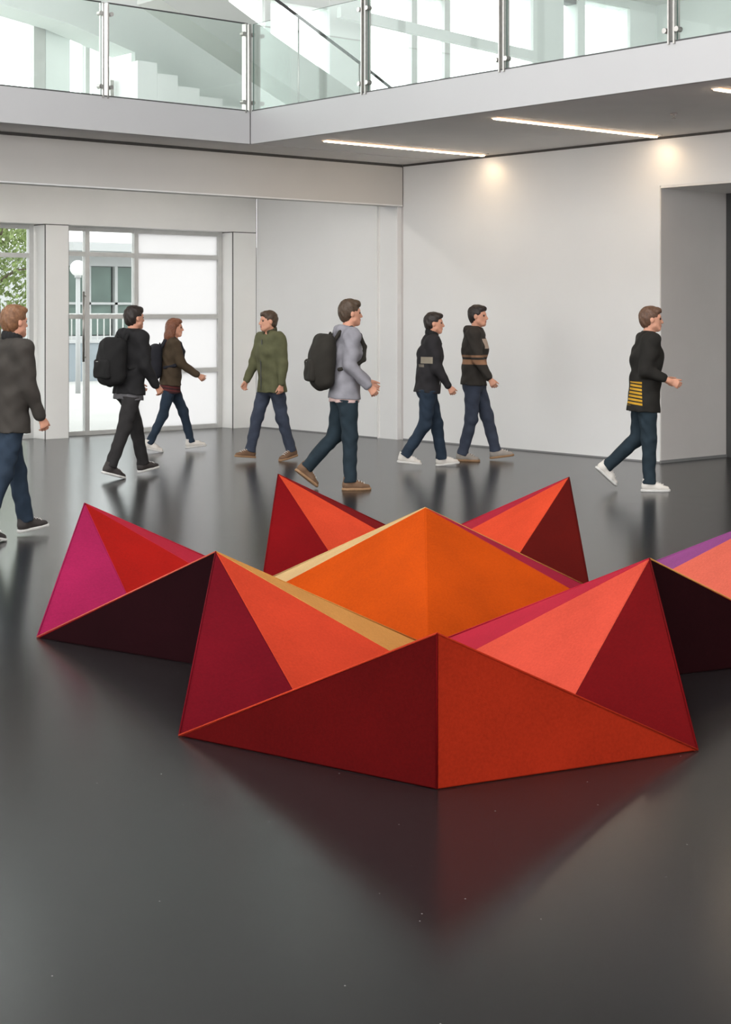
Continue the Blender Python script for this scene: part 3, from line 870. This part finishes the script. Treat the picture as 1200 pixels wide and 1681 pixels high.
def make_person(cam_xy, heading, height, P, label):
    """heading: 0 walks to the right across the view, + turns away from the camera.  Local axes: +x ahead, +y left."""
    s = height / 1.75
    X, Y, Z = np.eye(3)
    lean = P.get('lean', 3); u = np.array([math.sin(math.radians(lean)), 0, math.cos(math.radians(lean))])
    fwd = np.array([u[2], 0, -u[0]])
    J = {}
    P0 = np.zeros(3)
    bw = P.get('build', 1.0)
    for sd, sg in (('L', 1), ('R', -1)):
        al, kn, ft, sp = P['leg' + sd]
        hip = P0 + sg * 0.088 * Y * s - 0.02 * Z * s
        dT = rot(rot(-Z, Y, -al), X, sg * sp); dS = rot(rot(-Z, Y, -(al - kn)), X, sg * sp)
        knee = hip + dT * 0.435 * s; ank = knee + dS * 0.405 * s
        J['hip' + sd], J['knee' + sd], J['ank' + sd] = hip, knee, ank
        fd = np.array([math.cos(math.radians(ft)), 0.0, math.sin(math.radians(ft))])
        fd = rot(fd, Z, sg * P.get('toeout', 6)); J['fd' + sd] = fd
        side = np.cross(Z, fd); side /= np.linalg.norm(side)
        J['fs' + sd] = side; J['fu' + sd] = np.cross(fd, side)
        J['sole' + sd] = ank - J['fu' + sd] * 0.085 * s
    def lowest(sd):
        so, fd = J['sole' + sd], J['fd' + sd]
        return min(so[2] - fd[2] * 0.065 * s, so[2] + fd[2] * 0.19 * s)
    zmin = min(lowest('L'), lowest('R'))
    P0 = np.array([0, 0, -zmin])
    for k_ in list(J):
        if k_[:2] not in ('fd', 'fs', 'fu'): J[k_] = J[k_] + P0
    yaw = P.get('twist', 0)
    lat = rot(Y, Z, yaw); tf = rot(fwd, Z, yaw)
    waist, chest, upc, neck = P0 + .12 * s * u, P0 + .33 * s * u, P0 + .46 * s * u, P0 + .535 * s * u
    for sd, sg in (('L', 1), ('R', -1)):
        sh = P0 + .485 * s * u + lat * sg * 0.172 * s * bw
        be, ab, el, tw = P['arm' + sd]
        dU = rot(rot(rot(-Z, X, sg * ab), Y, -be), Z, yaw); dF = rot(rot(rot(-Z, X, sg * (ab * .5)), Y, -(be + el)), Z, yaw + sg * -tw)
        elb = sh + dU * .285 * s; wr_ = elb + dF * .25 * s
        J['sh' + sd], J['el' + sd], J['wr' + sd], J['hd' + sd] = sh, elb, wr_, dF
    hy = P.get('head', 0); hp = P.get('nod', 0)
    hf = rot(rot(X, Y, hp), Z, hy); hu = rot(rot(Z, Y, hp), Z, hy); hs = np.cross(hu, hf)
    HC = neck + .155 * s * Z + .028 * s * hf
    pts = np.array([v for k_, v in J.items() if k_[:2] not in ('fd', 'fs', 'fu', 'hd')] + [HC])
    lo, hi = pts.min(0) - .24, pts.max(0) + .24
    lo[2] = -0.03
    root = empty('person', (cam_xy[0], cam_xy[1], 0), math.radians(heading) - math.atan2(AD, AX), label=label, cat='person')

    # ---- the body, one skin
    f = Field(lo, hi, 0.0068)
    f.eseg(P0 - .02 * s * u, waist, lat, (.15 * s * bw, .11 * s), (.135 * s * bw, .098 * s))
    f.eseg(waist, chest, lat, (.135 * s * bw, .098 * s), (.16 * s * bw, .112 * s), k=.04)
    f.eseg(chest, upc, lat, (.16 * s * bw, .112 * s), (.145 * s * bw, .085 * s), k=.04)
    f.seg(J['shL'] * .85 + J['shR'] * .15, J['shL'] * .15 + J['shR'] * .85, .06 * s, k=.05)
    f.seg(neck - .03 * u, HC - .06 * s * hu - .015 * hf, .058 * s, .052 * s, k=.03)
    for sd, sg in (('L', 1), ('R', -1)):
        f.seg(J['sh' + sd], J['el' + sd], .052 * s, .041 * s, k=.04)
        f.seg(J['el' + sd], J['wr' + sd], .042 * s, .027 * s, k=.015)
        f.seg(J['hip' + sd], J['knee' + sd], .075 * s, .045 * s, k=.03)
        f.seg(J['knee' + sd], J['knee' + sd] * .7 + J['ank' + sd] * .3, .043 * s, .046 * s, k=.015)
        f.seg(J['knee' + sd] * .7 + J['ank' + sd] * .3, J['ank' + sd], .046 * s, .034 * s, k=.015)
        so, fd = J['sole' + sd], J['fd' + sd]; fu = J['fu' + sd]
        f.seg(J['ank' + sd] - fd * .015, so + fd * .13 * s + fu * .035 * s, .03 * s, .02 * s, k=.01)
        # hand: palm, four fingers, thumb
        h = J['hd' + sd]; w0 = J['wr' + sd]
        pn = -sg * lat; pn = pn - h * (pn @ h); pn /= np.linalg.norm(pn)          # palm faces the body
        wv = np.cross(pn, h) * sg; wv /= np.linalg.norm(wv)
        if wv @ tf < 0 and abs(wv @ tf) > .3: wv = -wv
        g = s * P.get('hand', .9)
        f.eseg(w0 + h * .005, w0 + h * .085 * g, wv, (.027 * g, .017 * g), (.041 * g, .014 * g), k=.012)
        for i, (o, ln) in enumerate(((.031, .074), (.0105, .083), (-.0105, .077), (-.031, .06))):
            b0 = w0 + h * (.083 - abs(o) * .12) * g + wv * o * g
            d1 = rot(h, np.cross(h, pn), 22 + 6 * i); d1 = d1 + wv * o * .7; d1 /= np.linalg.norm(d1)
            d2 = rot(d1, np.cross(h, pn), 38); d3 = rot(d2, np.cross(h, pn), 28)
            k1 = b0 + d1 * ln * .48 * g; k2 = k1 + d2 * ln * .32 * g; k3 = k2 + d3 * ln * .22 * g
            f.seg(b0, k1, .0095 * g, .009 * g, k=.005); f.seg(k1, k2, .009 * g, .0082 * g, k=.003); f.seg(k2, k3, .0082 * g, .0072 * g, k=.003)
        t0 = w0 + h * .03 * g + wv * .024 * g; t1 = t0 + (h * .8 + wv * .5 + pn * .3) * .042 * g; t2 = t1 + (h * .88 + wv * .3 + pn * .3) * .05 * g
        f.seg(t0, t1, .014 * g, .0115 * g, k=.012); f.seg(t1, t2, .0112 * g, .0085 * g, k=.003)
    # head and face
    hh = s * 1.0
    def hpnt(a, b, c): return HC + (hf * a + hs * b + hu * c) * hh
    f.ell(hpnt(-.012, 0, .03), hf, hu, (.096 * hh, .076 * hh, .088 * hh), k=.02)
    f.ell(hpnt(.018, 0, -.025), hf, hu, (.074 * hh, .064 * hh, .085 * hh), k=.03)
    f.seg(hpnt(.066, .014, -.094), hpnt(.066, -.014, -.094), .02 * hh, k=.03)
    f.seg(hpnt(.02, .052, -.06), hpnt(.06, .02, -.088), .02 * hh, .018 * hh, k=.02)
    f.seg(hpnt(.02, -.052, -.06), hpnt(.06, -.02, -.088), .02 * hh, .018 * hh, k=.02)
    for sg in (1, -1):
        f.ell(hpnt(.094, sg * .033, .006), hf, hu, (.018 * hh, .021 * hh, .014 * hh), k=.014, sub=True)
        f.seg(hpnt(.080, sg * .012, .024), hpnt(.070, sg * .046, .024), .011 * hh, .009 * hh, k=.012)
        f.ell(hpnt(-.008, sg * .077, -.004), hf, hu, (.02 * hh, .009 * hh, .031 * hh), k=.006)
    f.seg(hpnt(.086, 0, .012), hpnt(.107, 0, -.028), .008 * hh, .0125 * hh, k=.012)
    f.seg(hpnt(.093, .012, -.032), hpnt(.093, -.012, -.032), .009 * hh, k=.008)
    f.seg(hpnt(.088, .016, -.056), hpnt(.088, -.016, -.056), .0075 * hh, k=.008)
    f.seg(hpnt(.086, .013, -.068), hpnt(.086, -.013, -.068), .0085 * hh, k=.008)
    me = f.mesh('body')
    body = link_mesh('body', me, [SKIN, LIPS], root)
    npol = len(me.polygons); cen = np.empty(npol * 3, np.float32); me.polygons.foreach_get('center', cen); cen = cen.reshape(-1, 3)
    lp_ = cen - hpnt(.094, 0, -.062)
    mi = ((np.abs(lp_ @ hs) < .022 * hh) & (np.abs(lp_ @ hu) < .0125 * hh) & (np.abs(lp_ @ hf) < .016 * hh)).astype(np.int32)
    me.polygons.foreach_set('material_index', mi)
    for sg in (1, -1):
        bm = bmesh.new(); bmesh.ops.create_uvsphere(bm, u_segments=10, v_segments=8, radius=.0125 * hh, matrix=Matrix.Translation(Vector(hpnt(.0745, sg * .033, .006))))
        from_bm('eye', bm, EYEM, root, smooth=True)

    # ---- hair
    hm = P['hair']
    top_, bot = HC[2] + .16 * s, HC[2] - .16 * s - P.get('long', 0)
    f = Field(HC - np.array([.2, .2, .2 + P.get('long', 0)]), HC + np.array([.2, .2, .2]), 0.0062)
    v_ = P.get('hairvol', 1.0)
    f.ell(hpnt(-.016, 0, .038), hf, hu, (.104 * hh, .084 * hh, .094 * hh * v_), k=.02)
    f.ell(hpnt(-.045, 0, -.005), hf, hu, (.066 * hh, .074 * hh, .085 * hh), k=.02)
    f.ell(hpnt(.045, 0, .085 * v_), hf, hu, (.052 * hh, .062 * hh, .034 * hh), k=.02)          # fringe
    # free the face and ears
    f.ell(hpnt(.10, 0, -.03), hf, hu, (.085 * hh, .11 * hh, .092 * hh), k=.012, sub=True)
    for sg in (1, -1): f.ell(hpnt(.02, sg * .088, -.035), hf, hu, (.042 * hh, .03 * hh, .052 * hh), k=.01, sub=True)
    if P.get('long'):
        ln = P['long']
        for q in (-.055, 0, .055):
            f.seg(hpnt(-.06, q, .02), hpnt(-.085, q * 1.15, -.10), .05, .045, k=.03)
            f.seg(hpnt(-.085, q * 1.15, -.10), hpnt(-.09 - .02, q * 1.3, -.12 - ln * .7), .045, .025, k=.03)
        for sg in (1, -1): f.seg(hpnt(-.01, sg * .078, .03), hpnt(-.03, sg * .085, -.16), .026, .02, k=.03)
    else:
        f.cut(hpnt(0, 0, -.088), -hu)
    s_ = (slice(None),) * 3; GX, GY, GZ = f._grid(s_)
    f.D += (.0035 * np.sin(95 * GX + 60 * GZ + 3 * np.sin(70 * GY)) * np.sin(80 * GY + 40 * GZ)).astype(np.float32)
    link_mesh('hair', f.mesh('hair'), hm, root)
    if P.get('cap'):
        f = Field(HC - .22, HC + .22, 0.006)
        f.ell(hpnt(-.012, 0, .055), hf, hu, (.112 * hh, .094 * hh, .082 * hh), k=.01)
        f.cut(hpnt(0, 0, .045), -hu)
        f.eseg(hpnt(.085, 0, .05), hpnt(.15, 0, .038), hs, (.075, .009), (.055, .007), k=.008)
        link_mesh('cap', f.mesh('cap'), P['cap'], root)

    # ---- trousers
    tl = P.get('tight', 0.0)
    f = Field([lo[0], lo[1], 0], [hi[0], hi[1], P0[2] + .2], 0.0088)
    f.eseg(P0 - .04 * s * u, waist - .0 * u, lat, (.162 * s * bw, .125 * s), (.148 * s * bw, .11 * s), k=.03)
    for sd, sg in (('L', 1), ('R', -1)):
        hip, kn, an = J['hip' + sd], J['knee' + sd], J['ank' + sd]
        f.seg(hip, kn, .101 * s - tl, .071 * s - tl, k=.05)
        f.seg(kn, an, .071 * s - tl, .059 * s - tl, k=.03); f.seg(an, an - (kn - an) * .06, .059 * s - tl, .061 * s - tl, k=.02)
        f.seg(hip - X * .035 * s, hip - X * .025 * s - Z * .06 * s, .085 * s, k=.04)
    f.cut(P0 + (P['shirt'][1] if P.get('shirt') else P.get('hem', -.06)) * s * u + .03 * s * u, u)
    for sd in 'LR':
        dn = J['ank' + sd] - J['knee' + sd]; dn = dn / np.linalg.norm(dn); f.trim(J['ank' + sd] + dn * .012 * s, dn, .12)
    f.folds(.0045, 1.1, height * 7)
    link_mesh('trousers', f.mesh('trousers'), P['trousers'], root)

    # ---- top
    ea = P.get('bulk', .018); hem = P.get('hem', -.06)
    f = Field([lo[0], lo[1], P0[2] - .25], hi, 0.0085)
    f.eseg(P0 + (hem - .04) * s * u, waist, lat, (.178 * s * max(bw, .96) + ea, .13 * s + ea), (.148 * s * bw + ea, .105 * s + ea), k=.05, cap=.1)
    f.eseg(waist, chest, lat, (.148 * s * bw + ea, .105 * s + ea), (.165 * s * bw + ea, .118 * s + ea), k=.05)
    f.eseg(chest, upc, lat, (.165 * s * bw + ea, .118 * s + ea), (.145 * s * bw + ea, .088 * s + ea * .7), k=.05)
    f.seg(J['shL'] * .9 + J['shR'] * .1, J['shL'] * .1 + J['shR'] * .9, .066 * s + ea * .5, k=.05)
    for sd, sg in (('L', 1), ('R', -1)):
        short = P.get('sleeve', 1.0)
        f.seg(J['sh' + sd], J['el' + sd], .062 * s + ea * .6, .05 * s + ea * .5, k=.045)
        e = J['el' + sd]; f.seg(e, e + (J['wr' + sd] - e) * (short * .93), .05 * s + ea * .5, .038 * s + ea * .25, k=.02)
    f.seg(neck - .02 * u, neck + .028 * s * u + .01 * hf, .082 * s, .072 * s, k=.03)
    if P.get('hood'):
        f.eseg(neck - .075 * tf + lat * .07 - .0 * u, neck - .075 * tf - lat * .07, tf, (.052, .05), (.052, .05), k=.03)
        f.seg(neck - .09 * tf - .03 * u, neck - .105 * tf - .1 * s * u, .05, .03, k=.03)
    f.cut(P0 + hem * s * u, -u)
    f.cut(neck + .045 * s * u, u)
    # throat opening
    f.seg(neck + .03 * u + .03 * tf, neck + .12 * u + .05 * tf, .058 * s, .09 * s, k=.008, sub=True)
    f.folds(P.get('fold', .0055), 0.9, height * 11)
    tm = f.mesh(P['top_name'])
    jk = link_mesh(P['top_name'], tm, P['top'], root)
    if P.get('collar'):
        cpts = [neck + .035 * s * u + (tf * math.cos(q_) * .068 + lat * math.sin(q_) * .072) * s + u * (-.02 * math.cos(q_)) * s for q_ in np.linspace(.5, 2 * math.pi - .5, 15)]
        f = Field(np.min(cpts, 0) - .06, np.max(cpts, 0) + .06, 0.006)
        for a_, b_ in zip(cpts[:-1], cpts[1:]): f.eseg(a_, b_, u, (.03, .011), (.03, .011), k=.01)
        link_mesh('collar', f.mesh('collar'), P['collar'], root)
        fr_ = [P0 + (hem + .02 + t_ * (.46 - hem)) * s * u + tf * ((.128 if t_ < .3 else .124 if t_ < .8 else .10) * s + ea - .004) for t_ in np.linspace(0, 1, 9)]
        tube('zip', [Vector(p_) for p_ in fr_], .006, DARKM, jk, 6)
    if P.get('shirt'):                                     # strip of shirt showing below the top
        f = Field([lo[0], lo[1], P0[2] - .3], [hi[0], hi[1], P0[2] + .2], 0.0088)
        h2 = P['shirt'][1]
        f.eseg(P0 + (h2 - .05) * s * u, waist, lat, (.19 * s * max(bw, .97), .142 * s), (.165 * s * bw, .12 * s), k=.03, cap=.1)
        f.cut(P0 + h2 * s * u, -u); f.cut(P0 + (P.get('hem', -.06) + .04) * s * u, u); f.folds(.004, 1.2, 2)
        link_mesh('shirt_hem', f.mesh('shirt_hem'), P['shirt'][0], root)
    # ---- shoes
    for sd, sg in (('L', 1), ('R', -1)):
        so, fd, fs_, fu = J['sole' + sd], J['fd' + sd], J['fs' + sd], J['fu' + sd]
        q = lambda a, b, c: so + (fd * a + fs_ * b + fu * c) * s
        f = Field(so - .26, so + .26, 0.0062)
        f.eseg(q(-.035, 0, .045), q(.1, 0, .04), fs_, (.037 * s, .042 * s), (.044 * s, .034 * s), k=.02)
        f.eseg(q(.1, 0, .035), q(.165, -sg * .006, .028), fs_, (.045 * s, .032 * s), (.036 * s, .024 * s), k=.02)
        f.seg(q(-.022, 0, .06), q(-.012, 0, .115), .047 * s, .05 * s, k=.02); f.seg(q(-.01, 0, .085), q(.08, 0, .05), .04 * s, .036 * s, k=.02)
        f.cut(q(0, 0, .016), -fu); f.cut(q(0, 0, .125), fu)
        sh = link_mesh('shoe', f.mesh('shoe'), P['shoe'], root)
        f = Field(so - .26, so + .26, 0.0062)
        f.eseg(q(-.035, 0, .012), q(.1, 0, .012), fs_, (.042 * s, .05 * s), (.049 * s, .05 * s), k=.01, cap=.045)
        f.eseg(q(.1, 0, .012), q(.162, -sg * .006, .012), fs_, (.049 * s, .05 * s), (.04 * s, .05 * s), k=.01, cap=.038)
        f.cut(q(0, 0, 0), -fu); f.cut(q(0, 0, .024), fu)
        link_mesh('sole', f.mesh('sole'), P['sole'], sh)
        bm = bmesh.new()
        for i in range(4):
            a = .055 + .024 * i; zl = .102 - .0095 * i
            bm_tube(bm, [Vector(q(a, -.026, zl - .012)), Vector(q(a + .004, 0, zl)), Vector(q(a, .026, zl - .012))], .0042, 6)
        from_bm('laces', bm, P.get('lace', SOLEW), sh, smooth=True)

    # ---- backpack: a thing of its own
    if P.get('pack'):
        pm, pl, dims = P['pack']
        pr = empty('backpack', (cam_xy[0], cam_xy[1], 0), math.radians(heading) - math.atan2(AD, AX), label=pl, cat='backpack')
        dd, wd, hd = dims
        back = .118 * s + ea + .004
        c0 = P0 + .24 * s * u - tf * (back + dd * .93)
        f = Field(c0 - .4, c0 + .4, 0.009)
        f.rbox(c0 + tf * dd * .25, tf, u, (dd * .75, wd, hd), min(dd, wd) * .7, k=.03)
        f.ell(c0 - tf * dd * .15 - u * hd * .12, tf, u, (dd * 1.05, wd * 1.0, hd * .92), k=.08)
        f.folds(.004, .8, 3)
        link_mesh('pack', f.mesh('pack'), pm, pr)
        f = Field(c0 - .4, c0 + .4, 0.009)
        f.rbox(c0 - tf * (dd * .98) - u * hd * .38, tf, u, (dd * .34, wd * .74, hd * .42), dd * .3, k=.02)
        f.folds(.003, 1.1, 5)
        pk_ = link_mesh('pocket', f.mesh('pocket'), pm, pr)
        tube('zip', [Vector(c0 - tf * (dd * 1.25) + lat * w_ - u * hd * (.06 + .03 * abs(w_ / wd))) for w_ in np.linspace(-wd * .6, wd * .6, 7)], .005, STEEL, pk_, 6)
        tube('handle', [Vector(c0 + tf * dd * .7 + u * hd * .93 + lat * w_ + u * .035 * math.cos(w_ / .05 * 1.5)) for w_ in np.linspace(-.05, .05, 7)], .009, pm, pr, 8)
        for sg in (1, -1):
            q = lambda a, b, c: chest + tf * a * s + lat * sg * b * s * bw + u * c * s
            e2 = ea
            pth = [q(-.125 - e2, .085, .10), q(-.07 - e2, .09, .185 + e2 * .5), q(.01, .095, .212 + e2 * .7), q(.08 + e2 * .5, .1, .165), q(.122 + e2, .105, .06), q(.115 + e2, .125, -.06), q(.03, .165 + e2, -.13), q(-.1, .14, -.16)]
            f = Field(np.min(pth, 0) - .06, np.max(pth, 0) + .06, 0.0075)
            for a_, b_ in zip(pth[:-1], pth[1:]): f.seg(a_, b_, .019, .019, k=.02)
            link_mesh('strap', f.mesh('strap'), pm, pr)
    return root

def hairm(n, rgb): return mat('hair_' + n, srgb(*rgb), 0.5, var=0.35, scale=60, bump=0.5, bscale=160, spec=0.4)
JEAN = cloth('dark_denim', (40, 52, 66), var=0.22); JEAN2 = cloth('blue_denim', (58, 64, 78), var=0.25)
JEANB = cloth('black_jean', (44, 42, 42), var=0.2); JEANT = cloth('teal_denim', (36, 48, 56), var=0.22)
BLACK = cloth('black_canvas', (30, 29, 29), var=0.3)
SHOE_W = mat('white_sneaker', srgb(212, 206, 198), 0.6, var=0.06); SHOE_T = mat('tan_suede', srgb(112, 84, 62), 0.8, var=0.15)
SHOE_K = mat('dark_sneaker', srgb(52, 46, 44), 0.7, var=0.15); SHOE_G = mat('grey_sneaker', srgb(150, 142, 134), 0.7, var=0.12)

def stand(px, py): return ground(px, py)
W_ = dict(toeout=6)
# (leg: thigh forward, knee bend, toe-up, splay) (arm: forward swing, out, elbow bend, inward twist)
make_person(stand(14, 884), 42, 1.70, dict(lean=3, head=8, legL=(16, 4, 6, 1), legR=(-13, 10, -14, 1), armR=(6, 5, 18, 4), armL=(-12, 6, 12, 0),
    hair=hairm('ginger', (120, 84, 58)), hairvol=1.06, trousers=JEAN, collar=cloth('dark_collar', (34, 33, 34)), top=print_mat('charcoal_jacket', (58, 54, 50), []), top_name='jacket', bulk=.028, hem=-.14, shoe=SHOE_K, sole=SOLEW, build=1.02),
    'person in a charcoal jacket and dark jeans walking at the left photo edge')
make_person(stand(212, 783), 42, 1.73, dict(lean=4, head=0, legL=(20, 6, 8, 2), legR=(-17, 8, -16, 2), armR=(4, 7, 30, 6), armL=(10, 6, 30, 0),
    hair=hairm('dark', (42, 34, 30)), trousers=JEANB, top=cloth('black_hoodie', (34, 33, 34)), top_name='hoodie', hood=True, bulk=.026, hem=-.09,
    shirt=(cloth('grey_shirt', (96, 94, 96)), -.145), shoe=SHOE_K, sole=SOLEW, pack=(BLACK, 'bulky black backpack worn by the person in the black hoodie', (.095, .18, .23))),
    'person in a black hoodie and black trousers walking past the glazed door')
make_person(stand(280, 741), 12, 1.60, dict(lean=3, head=-4, legL=(24, 10, 6, 1), legR=(-14, 12, -12, 1), armR=(22, 8, 32, 0), armL=(-10, 6, 15, 0), build=.88,
    hair=hairm('auburn', (112, 68, 46)), long=.2, trousers=JEAN, tight=.008, top=cloth('brown_jacket', (70, 58, 44)), top_name='jacket', bulk=.02, hem=-.06,
    shirt=(print_mat('plaid', (96, 44, 42), [((-1, -1, 0), (1, 1, 2), (60, 34, 36), 160)]), -.16), shoe=SHOE_W, sole=SOLEW,
    pack=(cloth('navy_canvas', (36, 36, 42)), 'dark backpack worn by the long-haired person in front of the frosted panes', (.085, .14, .2))),
    'person with long auburn hair, brown jacket and plaid shirt before the frosted panes')
make_person(stand(446, 756), -142, 1.67, dict(lean=2, head=-14, legL=(-10, 8, -10, 2), legR=(18, 5, 6, 2), armR=(14, 10, 10, 0), armL=(-4, 9, 12, 0), build=1.05,
    hair=hairm('brown', (74, 58, 44)), trousers=JEAN2, collar=cloth('olive_collar', (66, 64, 48)), top=cloth('olive_jacket', (92, 92, 66)), top_name='jacket', bulk=.028, hem=-.14, shoe=SHOE_T, sole=SOLEB),
    'person in an olive jacket and blue jeans walking to the left')
make_person(stand(566, 803), 16, 1.77, dict(lean=3, head=4, legR=(3, 3, 0, 1), legL=(-9, 34, -38, 1), armR=(-6, 8, 48, 0), armL=(14, 6, 36, 0),
    hair=hairm('brown', (74, 58, 44)), hairvol=1.08, trousers=JEANT, top=cloth('grey_hoodie', (140, 138, 144)), top_name='hoodie', hood=True, bulk=.02, hem=-.10,
    shirt=(cloth('pink_shirt', (206, 176, 170)), -.135), shoe=SHOE_T, sole=SOLEB, pack=(print_mat('camo_canvas', (46, 43, 38), []), 'large black backpack on the back of the person in the grey hoodie', (.105, .17, .25))),
    'person in a light grey hoodie and tan shoes carrying a large backpack')
make_person(stand(702, 767), 6, 1.67, dict(lean=5, head=-6, legL=(15, 6, 6, 1), legR=(-6, 28, -6, 1), armR=(6, 7, 26, 4), armL=(-8, 6, 12, 0),
    hair=hairm('dark', (42, 34, 30)), trousers=JEAN, collar=cloth('dark_collar', (34, 33, 34)), top=print_mat('black_patch_jacket', (42, 40, 42), [((-.09, -.4, 1.12), (.02, -.05, 1.19), (150, 140, 124), 0), ((-.2, -.4, 1.08), (-.06, -.05, 1.11), (112, 104, 94), 0)]), top_name='jacket', bulk=.022, hem=-.09, shoe=SHOE_W, sole=SOLEW),
    'person in black jacket and white sneakers, left of the white-wall pair')
make_person(stand(778, 756), -12, 1.75, dict(lean=2, head=-8, legR=(-2, 12, 0, 1), legL=(18, 4, 8, 1), armR=(12, 8, 20, 0), armL=(-6, 6, 12, 0), build=1.03,
    hair=hairm('dark', (42, 34, 30)), trousers=JEAN2, top=print_mat('brown_band_jacket', (52, 48, 44), [((-1, -1, 1.085), (1, 1, 1.14), (150, 112, 86), 0), ((-1, -1, 1.165), (1, 1, 1.19), (138, 104, 80), 0), ((0.05, -.12, 1.26), (1, .12, 1.37), (178, 160, 146), 0)]), top_name='jacket', hood=True, bulk=.024, hem=-.08, shoe=SHOE_G, sole=SOLEB),
    'person in dark jacket with brown bands, right of the white-wall pair')
make_person(stand(1058, 805), 2, 1.71, dict(lean=4, head=0, legR=(3, 3, 0, 1), legL=(-6, 42, -42, 1), armR=(-14, 8, 80, 0), armL=(-6, 6, 74, 0), sleeve=.75,
    hair=hairm('chestnut', (96, 70, 54)), trousers=JEANT, top=print_mat('black_sweater', (36, 34, 31), [((-.24, -.4, .80), (-.06, .0, 1.02), (196, 150, 44), 190)]), top_name='sweater', bulk=.03, hem=-.19, shoe=SHOE_W, sole=SOLEW),
    'person in a black sweater with a yellow striped patch beside the side opening')
